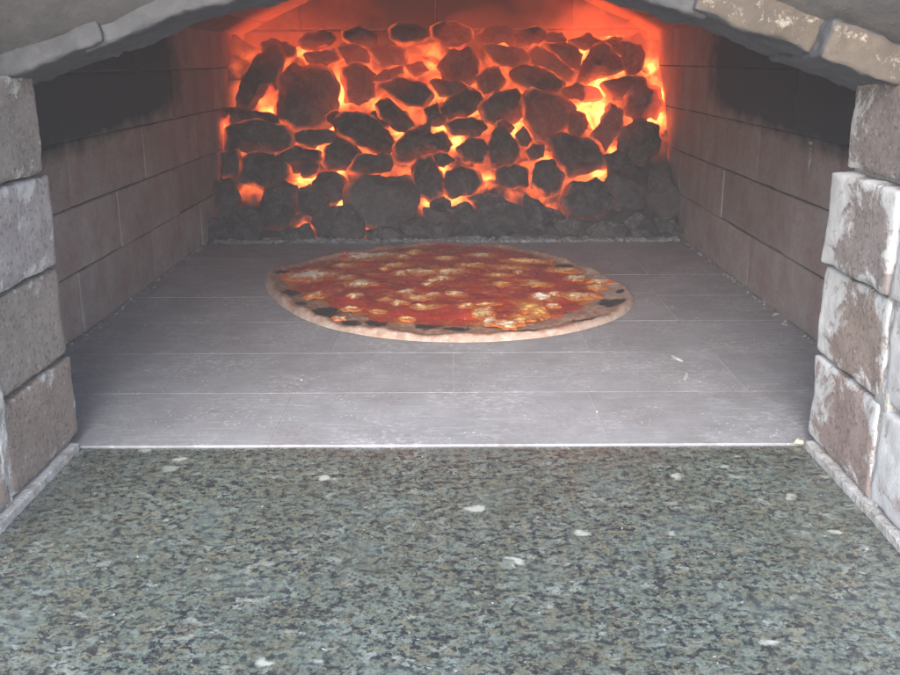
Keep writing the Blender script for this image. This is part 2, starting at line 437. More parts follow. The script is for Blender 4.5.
# chamber vault: bricks laid along a shallow arch
root = empty('chamber_vault', ((XL+XR)/2, (YF+YB)/2, 1.17*H), 'low brick vault over the oven chamber, glowing orange at its far right', 'vault')
xc = (XL+XR)/2; hw = (XR-XL)/2
def vault_z(x):
    t = (x-xc)/hw; return H*(1.175+.46*(1-min(1.2, abs(t))**1.55))
g = Geo(); r = random.Random(9)
NP = 10; px = [xc-hw*1.12+2.24*hw*i/NP for i in range(NP+1)]
for i in range(NP):
    a = Vector((px[i], 0, vault_z(px[i]))); b = Vector((px[i+1], 0, vault_z(px[i+1])))
    L = (b-a).length; ang = -math.atan2(b.z-a.z, b.x-a.x)
    mid = (a+b)/2; nrm = Vector((-(b-a).z, 0, (b-a).x)).normalized()
    y0 = YF+.10*H-(.46*H if i % 2 else 0)
    while y0 < YB+.03:
        ya, yb = max(y0, YF+.10*H), min(y0+.92*H, YB+.03)
        if yb-ya > .006:
            c = mid+nrm*.03+Vector((0, (ya+yb)/2, 0))
            v, f, e, n = rough_box(c, (L-.001, yb-ya-.003, .06), .014, .002, .0006, r.random()*70, rot=ang, chip=.002)
            g.add(v, f, tint=[lerp3((.20, .145, .125), (.28, .22, .20), r.random())]*len(v),
                  soot=[float(1-sstep(5.0, 5.9, p[1]/H)) for p in v])
        y0 += .92*H
link('brickwork', g.mesh(), WA, root)
g = Geo(); vv = []; ff = []
for i in range(NP+1):
    for yy in (YF+.10*H, YB+.05):
        vv.append(Vector((px[i], yy, vault_z(px[i])+.006))); vv.append(Vector((px[i], yy, vault_z(px[i])+.075)))
for i in range(NP):
    a = i*4; b = a+4
    ff += [(a, b, b+2, a+2), (a+1, a+3, b+3, b+1), (a, a+1, b+1, b), (a+2, b+2, b+3, a+3)]
ff += [(0, 2, 3, 1), (NP*4, NP*4+1, NP*4+3, NP*4+2)]
g.add(vv, ff); link('mortar', g.mesh(), JO, root, smooth=False)

# ------------------------------------------------------------------ pillars of the mouth
XP_L = on_z(76, 446).x; XP_R = on_z(808, 443).x
def pillar(side, X, spec, label):
    root = empty('brick_pillar', (X+side*.23*H, YF-.3*H, 0), label, 'pillar', 'brick pillars either side of the oven mouth')
    r = random.Random(20+side)
    zb = .0035
    for col in range(2):
        for k in range(4):
            tint, lm, jut, ry = spec[col][k]
            ln = (.40*H if col == 0 else .42*H)
            y1 = YF+.02*H+ry*H if col == 0 else YF-.395*H
            y0 = YF-.385*H if col == 0 else YF-.395*H-ln
            zt = CZ-.0022 if col == 0 or k else CZ-.0022
            w = .47*H
            c = (X+side*(w/2)-side*jut*H, (y0+y1)/2, zb+k*CZ+CZ/2-(.0 if k else .0))
            v, f, e, n = rough_box(c, (w, y1-y0, CZ-(.0026 if k else .0032)), .0038, .0026, .0010, r.random()*77+col*9+k, chip=.0045, freq=80)
            yy = [(p[1]-y0)/(y1-y0) for p in v]
            lime = []
            for p, ee, ny in zip(v, e, n):
                q = lm*.5+.07+.16*ee
                if col == 0 and side > 0: q += .26*sstep(.60, 1.0, (p[1]-y0)/(y1-y0))*lm*2
                if col == 0: q += .05*sstep(.22, .0, (p[1]-y0)/(y1-y0))
                lime.append(float(q))
            g = Geo(); g.add(v, f, tint=[(min(.6, tint[0]*1.28), min(.6, tint[1]*1.23), min(.6, tint[2]*1.24))]*len(v), lime=lime)
            link('brick', g.mesh(), BR, root, origin=c)
    # mortar core, a little behind the faces, with the bed that squeezes out at the foot
    g = Geo()
    v, f, e, n = rough_box((X+side*(.235*H+.005), (YF+.01*H+YF-.8*H)/2, zb+2*CZ), (.47*H-.01, .81*H-.008, 4*CZ-.004), .006, .001, .0012, 3, freq=80)
    g.add(v, f); link('mortar', g.mesh(), MO, root)
    g = Geo()
    v, f, e, n = rough_box((X+side*(.235*H)-side*.0042, (YF-.005*H+YF-.82*H)/2, .0), (.47*H, .80*H, .0080), .0026, .0009, .0008, 8+side, freq=70, chip=.003)
    g.add(v, f); link('mortar_bed', g.mesh(), MO, root)
    g = Geo()                             # mortar squeezed into the upright joint
    v, f, e, n = rough_box((X+side*.0072, YF-.39*H, zb+1.75*CZ), (.0135, .035*H if side < 0 else .07*H, 3.6*CZ), .002, .001, .0024, 14+side, freq=50, chip=.003)
    g.add(v, f); link('joint_mortar', g.mesh(), MO, root)
    return root
sl = [[((.24, .20, .175), .16, 0, .02), ((.25, .23, .21), .10, .0, .0), ((.30, .29, .30), .34, .012, -.02), ((.23, .215, .205), .2, .02, -.06)],
      [((.30, .25, .22), .3, .0, 0), ((.28, .26, .25), .2, 0, 0), ((.29, .28, .28), .3, .01, 0), ((.24, .22, .21), .1, 0, 0)]]
sr = [[((.27, .215, .195), .40, .0, .0), ((.26, .215, .19), .46, .0, -.01), ((.24, .215, .21), .50, .015, -.02), ((.22, .195, .185), .30, -.02, -.03)],
      [((.40, .36, .34), .85, .0, 0), ((.42, .40, .39), .85, 0, 0), ((.42, .40, .39), .8, .01, 0), ((.22, .20, .19), .3, -.02, 0)]]
pillar(-1, XP_L, sl, 'left pillar of four worn grey-brown bricks beside the oven mouth')
pillar(1, XP_R, sr, 'right pillar of four bricks smeared with white mortar beside the oven mouth')

# ------------------------------------------------------------------ mouth arch and hood
root = empty('mouth_arch', (0, YF, 1.0*H), 'smoke-greyed tile arch over the oven mouth with a rough broken edge', 'arch')
ARCH = [(-1.42, .84), (-.98, .975), (-.807, 1.03), (-.605, 1.107), (-.33, 1.165), (0, 1.20), (.33, 1.155), (.534, 1.098), (.80, 1.00), (1.42, .80)]
def arch_z(x):
    x /= H
    for (a, za), (b, zb_) in zip(ARCH, ARCH[1:]):
        if x <= b: return H*(za+(zb_-za)*max(0, (x-a))/(b-a))
    return H*ARCH[-1][1]
tiles = [(-1.42, .825, -.78, 1.045, 2.28, 2.60, 0.5, 'grey'), (-.83, 1.02, -.56, 1.125, 2.30, 2.62, .6, 'grey'), (-.60, 1.105, -.30, 1.172, 2.30, 2.60, .2, 'grey'),
         (-.31, 1.168, .02, 1.205, 2.3, 2.6, .2, 'grey'), (.0, 1.205, .34, 1.165, 2.3, 2.6, .2, 'grey'), (.30, 1.168, .575, 1.085, 2.30, 2.62, .2, 'grey'),
         (.535, 1.105, .86, .99, 2.27, 2.60, 1, 'tan'), (.80, 1.0, 1.42, .785, 2.20, 2.58, 1, 'tan')]
r = random.Random(31)
for (x0, z0, x1, z1, ya, yb, lm, kd) in tiles:
    a = Vector((x0*H, 0, z0*H)); b = Vector((x1*H, 0, z1*H)); L = (b-a).length
    ang = -math.atan2(b.z-a.z, b.x-a.x); nrm = Vector((-(b-a).z, 0, (b-a).x)).normalized(); th = (.085 if kd == 'tan' else .05)*H
    c = (a+b)/2+nrm*(th/2)+Vector((0, (ya+yb)/2*H, 0))
    v, f, e, n = rough_box(c, (L, (yb-ya)*H, th), .0028, .0022, .0023, r.random()*60, rot=ang, chip=.006, freq=85)
    tint = []; lime = []
    for p, nn in zip(v, n):
        front = max(0, -nn.y)
        tint.append(lerp3((.095, .10, .115), (.115, .095, .080), front if kd == 'tan' else front*.15))
        lime.append(float((.19 if kd == 'tan' else .10)*front+.10*(1-abs(nn.z))*(.5+noise.noise(p*90))))
    g = Geo(); g.add(v, f, tint=tint, lime=lime)
    link('arch_tile', g.mesh(), VA, root, origin=c)

# hood that flares up and out towards the viewer
root = empty('mouth_hood', (0, 1.9*H, 1.2*H), 'smooth grey rendered hood flaring up in front of the tile arch', 'hood')
NX, NY = 80, 26; vv = []
def hood_z(x, s):
    return arch_z(x)+H*(.055-.03*(1-sstep(-.2, .5, x/H))+.50*s+.04*s*s)+.0012*fbm((x*20, s*5, 3))
for j in range(NY+1):
    s = j/NY
    for i in range(NX+1):
        x = -1.42*H+2.84*H*i/NX
        # soften the polygon of the arch towards the front
        zz = hood_z(x, s)
        if s > 0: zz = zz*(1-s*.5)+s*.5*(sum(hood_z(x+dx*H, s) for dx in (-.2, -.1, 0, .1, .2))/5)
        vv.append(Vector((x, YF-.12*H-s*.95*H, zz)))
nv = len(vv); top = [p+Vector((0, 0, .02)) for p in vv]; W = NX+1; ff = []
for j in range(NY):
    for i in range(NX):
        a = j*W+i; ff.append((a, a+1, a+W+1, a+W)); ff.append((a+nv, a+nv+W, a+nv+W+1, a+nv+1))
for i in range(NX):
    ff.append((i, i+nv, i+1+nv, i+1)); a = NY*W+i; ff.append((a, a+1, a+1+nv, a+nv))
for j in range(NY):
    a = j*W; ff.append((a, a+W, a+W+nv, a+nv)); a = j*W+NX; ff.append((a, a+nv, a+W+nv, a+W))
g = Geo(); g.add(vv+top, ff, tint=[(.150, .145, .152)]*(2*nv), lime=[0.0]*(2*nv))
link('render_coat', g.mesh(), VA, root)
# masonry mass above the arch, closes the gap between hood and vault
flat_box('backing_masonry', (-1.6*H, YF-.10*H, 1.30*H), (1.6*H, YF+.3*H, 2.1*H), JO, root)
# cheeks between pillars' tops and arch on both sides
for s in (-1, 1):
    flat_box('cheek', (s*1.10*H, YF-.8*H, 4*CZ+.006), (s*1.6*H, YF+.02*H, 1.8*H), JO, root)

# ------------------------------------------------------------------ the heap of embers and coals
Y0, Y1 = 5.58*H, 6.50*H                   # foot and top of the slope the coals lie on
ZT = 1.13*H
SN = Vector((0, -(ZT), (Y1-Y0))).normalized()
def on_slope(px, py, lift=0.0):
    d = ray(px, py); o0 = Vector((0, 0, H)); p0 = Vector((0, Y0, .03*H))+SN*lift
    t = (p0-o0).dot(SN)/d.dot(SN); return o0+d*t
c1 = lambda pts: [(200+x/2.7, y/2.7) for x, y in pts]
c2 = lambda pts: [(440+x/2.7, y/2.7) for x, y in pts]
COALS = [
 (c1([(105,240),(150,185),(200,130),(228,170),(215,240),(165,275),(140,300),(110,280)]), 'pointed coal like a shark fin, upper left of the heap beside the big domed one'),
 (c1([(215,225),(245,180),(300,178),(345,200),(362,235),(352,305),(325,345),(270,350),(215,320),(200,280)]), 'big domed coal ringed by fire in the upper left of the heap'),
 (c1([(65,305),(110,298),(180,305),(230,335),(160,345),(90,335)]), 'flat thin coal below the shark fin coal, touching the left wall glow'),
 (c1([(80,350),(160,335),(230,345),(250,375),(240,405),(170,420),(90,405)]), 'broad dark coal directly under the flat thin one at the left side'),
 (c1([(115,430),(200,405),(240,440),(235,480),(180,510),(120,490)]), 'wide dull coal left of the yellow glow in the lower left of the heap'),
 (c1([(250,365),(300,352),(365,360),(360,385),(300,395),(255,382)]), 'narrow lying coal straight under the big domed coal'),
 (c1([(200,430),(260,400),(325,405),(330,435),(280,460),(220,465)]), 'slanting coal just above the long yellow glow at lower left'),
 (c1([(335,440),(345,400),(365,362),(400,380),(430,410),(440,440),(395,455),(350,458)]), 'peaked dark coal right of the slanting coal, point upward'),
 (c1([(292,490),(320,465),(370,460),(392,495),(400,540),(360,550),(310,525)]), 'fist-sized egg coal with yellow glow on its left, right and underside'),
 (c1([(405,520),(425,485),(490,468),(550,475),(590,505),(610,550),(570,600),(490,620),(425,595),(405,560)]), 'largest round dark coal, low in the heap behind the left of the pizza'),
 (c1([(430,420),(500,415),(530,445),(525,465),(450,475),(400,460)]), 'dark flat coal lying on top of the largest round coal'),
 (c1([(160,560),(185,510),(225,490),(262,510),(260,560),(225,610),(180,620)]), 'upright dark coal near the bottom left, left of the tiny red slit'),
 (c1([(310,600),(340,565),(400,560),(435,600),(435,640),(370,650),(310,640)]), 'squat coal in the bottom row, left of the largest round coal'),
 (c1([(260,520),(300,505),(345,540),(340,590),(290,590),(255,560)]), 'dull coal below the egg coal, between two red slits'),
 (c1([(375,340),(400,315),(475,325),(510,350),(525,395),(490,415),(440,390),(385,370)]), 'reddish glowing coal right of the big domed coal, slanting down to the right'),
 (c1([(480,290),(510,265),(550,300),(580,340),(560,360),(520,345),(490,320)]), 'diagonal red-edged coal in the middle of the left half'),
 (c1([(525,400),(560,355),(605,335),(625,320),(625,360),(670,385),(660,415),(600,415),(565,440),(530,440)]), 'coal with a horn at its top, right above the small oval coal'),
 (c1([(575,470),(590,430),(625,425),(652,470),(655,515),(625,545),(590,520)]), 'oval upright coal outlined in orange, right of the largest round coal'),
 (c1([(465,222),(500,190),(540,178),(545,200),(510,220)]), 'small sliver coal tilted up to the right in the upper left middle'),
 (c1([(495,240),(540,215),(590,220),(625,260),(600,290),(550,280)]), 'wedge coal just under the small tilted sliver'),
 (c1([(390,200),(430,180),(470,210),(470,260),(430,290),(390,270)]), 'dim red coal behind, right of the tall flame by the big domed coal'),
 (c1([(285,150),(320,138),(360,145),(375,165),(330,180),(300,170)]), 'small red-hot coal above the big domed coal'),
 (c1([(375,135),(420,122),(455,140),(450,165),(400,170)]), 'small faint coal in the top row, left of the squarish one'),
 (c1([(462,140),(510,125),(555,140),(550,175),(490,178)]), 'squarish faint coal in the top row left of the middle'),
 (c1([(555,175),(600,170),(615,190),(580,208)]), 'tiny coal right of the tilted sliver'),
 (c1([(605,295),(640,280),(650,320),(620,330)]), 'tiny dark coal above the horned coal'),
 (c1([(600,560),(660,575),(668,620),(610,620)]), 'low coal in the bottom row right of the largest round coal'),
 (c1([(40,490),(80,480),(110,540),(100,590),(50,600)]), 'burnt-out coal against the left wall low in the heap'),
 (c1([(90,580),(150,560),(170,610),(150,650),(90,650)]), 'burnt-out coal in the bottom left corner of the heap'),
 (c1([(20,590),(70,585),(95,640),(40,655),(15,640)]), 'small black lump in the angle of the left wall and hearth'),
 (c1([(225,625),(290,605),(315,650),(230,658)]), 'low black lump in the bottom row left of the squat coal'),
 (c1([(440,620),(520,612),(560,640),(450,658)]), 'flat lump tucked under the largest round coal at the hearth'),
 (c1([(540,605),(600,590),(620,640),(560,645)]), 'small wedge lump right below the largest round coal'),
 (c1([(55,415),(105,408),(120,470),(65,480)]), 'small block coal on the left wall side above the burnt-out one'),
 (c2([(0,175),(25,142),(75,140),(105,175),(95,215),(50,228),(5,215)]), 'round dim coal in smoke at the top middle of the heap'),
 (c2([(100,215),(125,190),(155,188),(172,220),(150,250),(115,258)]), 'small near-black coal right under the round dim one'),
 (c2([(0,295),(30,265),(70,240),(110,258),(120,275),(70,310),(20,328)]), 'arrow-shaped coal pointing down left in the centre of the heap'),
 (c2([(-30,222),(0,216),(60,228),(90,243),(50,262),(0,258)]), 'flat coal lying over the arrow-shaped one'),
 (c2([(115,290),(150,258),(205,240),(225,265),(220,310),(170,338),(125,325)]), 'brownish glowing coal right of the arrow-shaped one'),
 (c2([(118,130),(170,125),(225,140),(240,165),(200,185),(150,170)]), 'dim red slab coal in the second row right of the middle'),
 (c2([(238,150),(260,130),(310,160),(355,200),(345,215),(290,195),(245,170)]), 'long narrow coal sloping down to the right, upper right'),
 (c2([(285,122),(340,122),(380,150),(378,188),(345,182),(310,150)]), 'red glowing coal behind the long narrow sloping one'),
 (c2([(190,200),(220,180),(280,190),(325,225),(320,250),(280,258),(225,235)]), 'smooth leaf-shaped coal below the long narrow one'),
 (c2([(375,215),(380,165),(420,130),(440,120),(460,145),(490,160),(485,190),(440,200),(400,218)]), 'angular black coal with a peak near the upper right corner'),
 (c2([(488,125),(510,113),(540,118),(550,150),(540,195),(510,205),(492,180)]), 'pitted upright coal at the top right, nearest the right wall'),
 (c2([(330,240),(380,225),(430,240),(430,265),(380,270),(335,262)]), 'thin red-hot coal under the angular peaked one'),
 (c2([(230,275),(250,255),(310,258),(355,290),(355,320),(325,350),(290,375),(255,365),(235,330)]), 'tooth-shaped brown coal narrowing downward, right of the centre'),
 (c2([(340,320),(360,303),(390,308),(397,345),(375,375),(348,362)]), 'small knob coal between the tooth-shaped coal and the brightest flame'),
 (c2([(412,365),(440,320),(465,297),(492,300),(490,340),(465,385),(440,410),(420,395)]), 'leaning upright coal right of the brightest yellow flame'),
 (c2([(440,228),(490,208),(545,218),(540,240),(500,262),(470,262)]), 'brown flat coal leaning on the hooked dark one at the right'),
 (c2([(510,232),(550,225),(585,245),(595,285),(570,325),(530,335),(505,300)]), 'dark round coal beside the orange glow on the right wall'),
 (c2([(20,340),(50,325),(110,325),(130,345),(110,370),(40,365)]), 'small lying coal in the centre with glow above and below'),
 (c2([(125,395),(150,355),(170,340),(205,385),(215,415),(195,445),(140,450)]), 'black peaked coal in the centre right, below the brownish one'),
 (c2([(45,400),(80,378),(120,375),(130,410),(115,445),(65,430)]), 'grey-brown coal left of the black peaked one'),
 (c2([(230,410),(250,390),(280,395),(280,425),(245,432)]), 'tiny round coal right of the black peaked one'),
 (c2([(205,365),(225,345),(245,375),(235,395),(212,385)]), 'tiny splinter coal above the tiny round one'),
 (c2([(288,375),(340,365),(400,375),(430,400),(440,450),(405,470),(350,478),(320,445)]), 'wide shield-shaped coal with a flat top, right of the centre'),
 (c2([(245,460),(265,430),(305,428),(330,470),(325,515),(285,525),(250,500)]), 'rounded dark coal lower right of centre, left below the shield-shaped one'),
 (c2([(150,460),(200,448),(235,455),(235,500),(190,510),(152,490)]), 'blocky coal above a red slit, right behind the pizza middle'),
 (c2([(10,460),(55,447),(100,465),(115,495),(80,525),(30,535),(8,505)]), 'pale grey coal outlined in orange, above the middle of the pizza'),
 (c2([(-25,370),(10,355),(35,390),(20,412),(-20,408)]), 'small coal left of the grey-brown one near the centre'),
 (c2([(-20,420),(20,414),(45,432),(10,452),(-25,445)]), 'small flat coal just above the pale grey one'),
 (c2([(490,350),(530,330),(585,345),(590,400),(560,440),(500,440),(475,400)]), 'black coal under the dark round one at the right'),
 (c2([(330,540),(360,490),(420,470),(460,500),(470,560),(420,590),(350,585)]), 'large dead lump low on the right with grey ash flecks'),
 (c2([(450,490),(520,460),(560,510),(545,560),(480,575)]), 'dead lump low on the right, next to the large flecked one'),
 (c2([(560,440),(610,430),(640,500),(650,560),(600,585),(555,540)]), 'tall dead coal leaning against the right wall'),
 (c2([(440,425),(480,410),(530,430),(520,470),(460,480)]), 'dark lump right of the shield-shaped coal'),
 (c2([(20,570),(70,550),(110,580),(95,620),(40,625)]), 'ashy lump in the bottom row behind the middle of the pizza'),
 (c2([(110,550),(170,540),(220,560),(230,610),(170,640),(110,625)]), 'ridged dead coal in the bottom row below the blocky coal'),
 (c2([(230,530),(270,540),(300,590),(280,630),(240,620)]), 'narrow dead coal in the bottom row right of the ridged one'),
 (c2([(-40,600),(0,590),(35,615),(20,650),(-35,650)]), 'dead lump in the bottom row just above the pizza rim'),
 (c2([(200,95),(225,75),(275,80),(290,105),(250,130),(210,120)]), 'dim coal in the topmost row right of the middle'),
 (c2([(350,112),(395,92),(440,112),(430,132),(380,130)]), 'low flat glowing coal at the top, left of the angular peak'),
]
el = lambda cx, cy, w, h_, a=0: [(cx+w/2*math.cos(t_)*math.cos(a)-h_/2*math.sin(t_)*math.sin(a), cy+w/2*math.cos(t_)*math.sin(a)+h_/2*math.sin(t_)*math.cos(a)) for t_ in [k_*math.pi/4+.3 for k_ in range(8)]]
COALS += [
 (el(279,50,32,18,.2), 'dusky coal lying above the left shoulder of the big domed coal'),
 (el(318,40,34,16,-.2), 'dusky coal in the topmost row over the small red-hot coal'),
 (el(362,38,36,18,.1), 'smoky topmost coal over the left of the two faint top row coals'),
 (el(410,34,38,20,0), 'smoky topmost coal just left of the middle of the back wall'),
 (el(452,36,40,22,.1), 'smoky topmost coal over the round dim one'),
 (el(495,36,34,18,-.1), 'smoky topmost coal over the dim red slab coal'),
 (el(556,40,24,14,.2), 'little topmost coal over the long narrow sloping one'),
 (el(615,46,22,16,.3), 'little topmost coal between the angular peaked coal and the pitted one'),
 (el(380,120,20,15,.5), 'little coal lodged right of the reddish glowing coal'),
 (el(437,120,20,13,-.2), 'little coal lodged under the arrow-shaped one'),
 (el(527,104,14,16,0), 'little coal lodged left of the tooth-shaped one'),
 (el(335,118,16,14,0), 'little coal standing before the flame by the big domed coal'),
 (el(392,188,22,14,.2), 'little coal on the shoulder of the largest round coal'),
 (el(440,205,22,15,0), 'little coal lodged under the oval upright one'),
 (el(505,128,18,13,.3), 'little coal lodged under the brownish one'),
 (el(310,170,20,14,-.5), 'little coal in the long yellow glow at lower left'),
 (el(612,112,14,18,.2), 'little coal lodged behind the leaning upright one'),
]
ASHY = [
 (c2([(75,535),(110,520),(165,530),(175,552),(120,558)]), 'pale ash-covered cinder above the ridged dead coal'),
 (c2([(312,605),(345,585),(382,605),(365,632),(325,628)]), 'pale ash-covered cinder at the foot, left of the long ash one'),
 (c2([(385,625),(440,600),(500,610),(500,638),(420,648)]), 'long pale ash cinder at the foot of the heap on the right'),
 (c2([(500,597),(530,578),(562,595),(550,618),(512,618)]), 'small light grey cinder above the long ash one at the right'),
 (c2([(580,590),(640,585),(655,628),(600,642)]), 'grey cinder in the right corner of hearth and wall'),
 (c2([(515,622),(560,618),(590,640),(520,648)]), 'low grey cinder between the long ash one and the corner'),
 (c2([(290,560),(325,575),(330,600),(300,600)]), 'little pale cinder right of the narrow dead coal'),
]
def icosphere(sub):
    bm = bmesh.new(); bmesh.ops.create_icosphere(bm, subdivisions=sub, radius=1.0)
    vs = [v.co.copy() for v in bm.verts]; fs = [tuple(v.index for v in f.verts) for f in bm.faces]; bm.free(); return vs, fs
ICO = icosphere(5)
fwd = M3 @ Vector((0, 0, -1)); upv = M3 @ Vector((0, 1, 0)); rgt = M3 @ Vector((1, 0, 0))
def polar(pts):
    n = len(pts); rad = []
    for k in range(96):
        a = 2*math.pi*k/96; dx, dy = math.cos(a), math.sin(a); best = None
        for i in range(n):
            (x1, y1), (x2, y2) = pts[i], pts[(i+1) % n]
            ex, ey = x2-x1, y2-y1; den = dx*ey-dy*ex
            if abs(den) < 1e-9: continue
            t = (x1*ey-y1*ex)/den; u = (x1*dy-y1*dx)/den
            if t > 0 and -1e-6 <= u <= 1+1e-6: best = t if best is None else max(best, t)
        rad.append(best if best else .3)
    for _ in range(1): rad = [(rad[k-1]+rad[k]*2+rad[(k+1) % 96])/4 for k in range(96)]
    return rad
def make_coal(pts, label, seed, ashy=False):
    r = random.Random(seed)
    cx = sum(p[0] for p in pts)/len(pts); cy = sum(p[1] for p in pts)/len(pts)
    c = on_slope(cx, cy, r.uniform(-.02, .03)*H)
    dist = (c-Vector((0, 0, H))).dot(fwd); k = dist/F        # metres per pixel there
    loc = [((x-cx)*k, -(y-cy)*k) for x, y in pts]
    rad = [q_*(1.17 if cy < 140 else 1.09) for q_ in polar(loc)]; mean = sum(rad)/96
    D = min(mean*1.05, .16*H)
    planes = []
    for _ in range(16):
        nn = Vector((r.gauss(0, 1), r.gauss(0, 1.2), r.gauss(0, 1))).normalized()
        if abs(nn.y) < .32: nn.y = .45*(1 if nn.y > 0 else -1); nn.normalize()
        planes.append((nn, r.uniform(.58, .84)))
    cool = 1-sstep(188, 212, cy)
    if cx > 612 and cy > 135: cool *= .15
    if cx < 262: cool *= .45
    V = []; heat = []; ash = []
    off = Vector((seed*1.7, seed*.9, seed*2.3))
    for v in ICO[0]:
        p = v.copy()
        for nn, cc in planes:
            d = p.dot(nn)-cc
            if d > 0: p = p-nn*d*.92
        a = math.atan2(p.z, p.x) % (2*math.pi); fi = a/(2*math.pi)*96; i0 = int(fi) % 96; t = fi-int(fi)
        Rr = rad[i0]*(1-t)+rad[(i0+1) % 96]*t
        rr = min(1.04, math.hypot(p.x, p.z)*1.17)
        q = Vector((math.cos(a)*rr*Rr, p.y*D, math.sin(a)*rr*Rr))
        dn = mean*(.10*fbm(q/mean*1.9+off, 4)+.03*noise.noise(q/mean*7+off))
        q += v*dn
        V.append(c+rgt*q.x+fwd*q.y+upv*q.z)
        up_ = sstep(.0, .8, v.y+.25*noise.noise(q/mean*1.5+off))
        edge_ = sstep(.80, 1.0, rr)*.42
        heat.append(float(cool*max(up_, edge_*max(0, .6+1.1*noise.noise(q/mean*1.1+off*.7)))))
        ash.append(float((.14 if ashy else (.06 if cy > 195 else -.06))+.10*max(0, v.z)))
    g = Geo(); g.add(V, ICO[1], glow=heat, ash=ash)
    o = link('coal' if not ashy else 'cinder', g.mesh(), CO, origin=c)
    tag(o, label, 'coal' if not ashy else 'cinder', 'coals heaped at the back of the oven' if not ashy else 'ash-covered cinders at the foot of the heap')
for i, (pts, lb) in enumerate(COALS): make_coal(pts, lb, i+1)
for i, (pts, lb) in enumerate(ASHY): make_coal(pts, lb, i+101, True)

SPOTS = [(272,115,13,1),(333,128,15,1),(339,92,16,.9),(322,150,11,.9),(307,176,16,1),(343,170,10,.9),(344,206,12,.95),(307,226,9,.75),(363,230,7,.55),
 (400,135,12,.85),(415,160,11,.85),(442,102,14,.95),(289,212,8,.55),(289,55,14,.5),(304,50,18,.55),(226,133,12,.6),(433,60,14,.6),(442,130,12,.7),(428,202,9,.7),
 (597,87,14,1),(592,115,20,1.15),(647,70,14,1),(653,120,16,1),(523,118,14,.95),(473,115,12,.7),(457,142,11,.95),(444,167,12,1),(486,181,10,.95),(457,200,12,.85),
 (510,193,10,.6),(549,202,10,.6),(601,172,11,.95),(612,155,9,.8),(547,155,10,.85),(514,130,10,.8),(566,35,15,.8),(529,90,12,.85),(621,72,12,.8),(477,80,10,.6),(507,44,14,.55),
 (263,100,12,.6),(375,105,14,.5),(415,85,12,.6),(658,95,14,.9),(580,50,16,.75),(610,40,14,.7)]
NX, NZ = 170, 150; vv = []; heat = []
x0, x1 = XL+.004, XR-.004
for j in range(NZ+1):
    s = j/NZ
    for i in range(NX+1):
        x = x0+(x1-x0)*i/NX
        s1 = min(1, s/.8); yy = Y0+.06*H+(Y1-Y0-.02*H)*s1+max(0, s-.8)/.2*(YB-Y1); zz = -.02*H+(ZT*(1+.07*noise.noise(Vector((x*14, 0, 3))))+.02*H)*s1
        p = Vector((x, yy, zz)); d = .10*H*fbm(p*16, 4)+.03*H*noise.noise(p*60)
        side = min(x-x0, x1-x)/H; d += .05*H*(1-sstep(0, .3, side))
        p += (SN*(d-.02*H) if s < .8 else Vector((0, 0, .5*d-.09*H)))
        p.y = min(p.y, YB-.004)
        vv.append(p)
        px_, py_ = proj(p)
        hbase = .28*(1-sstep(188, 214, py_))*sstep(215, 250, px_)*(1-sstep(120, 170, py_)*sstep(600, 640, px_))
        hbase *= .25+.75*sstep(25, 75, py_)
        hs = max([hh*math.exp(-(((px_-a)**2+(py_-b)**2)/(1.1*rr)**2)) for a, b, rr, hh in SPOTS])
        if s > .82: hbase = .80+.2*sstep(.2, 1, (x-x0)/(x1-x0)); hs = 0  # hidden flat top of embers, added to light back wall and vault red
        heat.append(float(max(hbase, hs)))
ff = [(j*(NX+1)+i, j*(NX+1)+i+1, (j+1)*(NX+1)+i+1, (j+1)*(NX+1)+i) for j in range(NZ) for i in range(NX)]
# skirt to close it against floor and wall
n0 = len(vv)
for i in range(NX+1): vv.append(Vector((vv[i].x, YB-.002, .0005))); heat.append(0.0)
for i in range(NX): ff.append((i+1, i, n0+i, n0+i+1))
g = Geo(); g.add(vv, ff, glow=heat)
tag(link('ember_bed', g.mesh(), EM, origin=(0, Y0, 0)), 'bed of red and yellow glowing embers showing between the coals', 'embers', kind='stuff')

# ash and grit along the foot of the heap and the wall foots: uncountable
g = Geo(); r = random.Random(77); ICS = icosphere(1)
for _ in range(900):
    if _ < 560:
        x = r.uniform(XL+.01, XR-.01); yy = Y0-.09*H+abs(r.gauss(0, .055))*H; s = r.uniform(.0012, .0052)
    elif _ < 760:
        sd = r.choice((-1, 1)); x = (XL if sd < 0 else XR)-sd*abs(r.gauss(0, .016))*H; yy = r.uniform(YF+.2*H, Y0); s = r.uniform(.0006, .0022)
    else:
        x = r.uniform(XL+.02, XR-.02); yy = r.uniform(YF+.1*H, Y0); s = r.uniform(.0003, .0008)
    sq = Vector((r.uniform(.7, 1.5), r.uniform(.7, 1.4), r.uniform(.5, .9)))
    g.add([Vector((x+v.x*s*sq.x, yy+v.y*s*sq.y, s*.3+v.z*s*sq.z+.3*s*noise.noise(v*3+Vector((x*99, 0, 0))))) for v in ICS[0]], ICS[1])
tag(link('ash', g.mesh(), AS, smooth=False), 'grey ash and grit scattered along the foot of the coal heap', 'ash', kind='stuff')

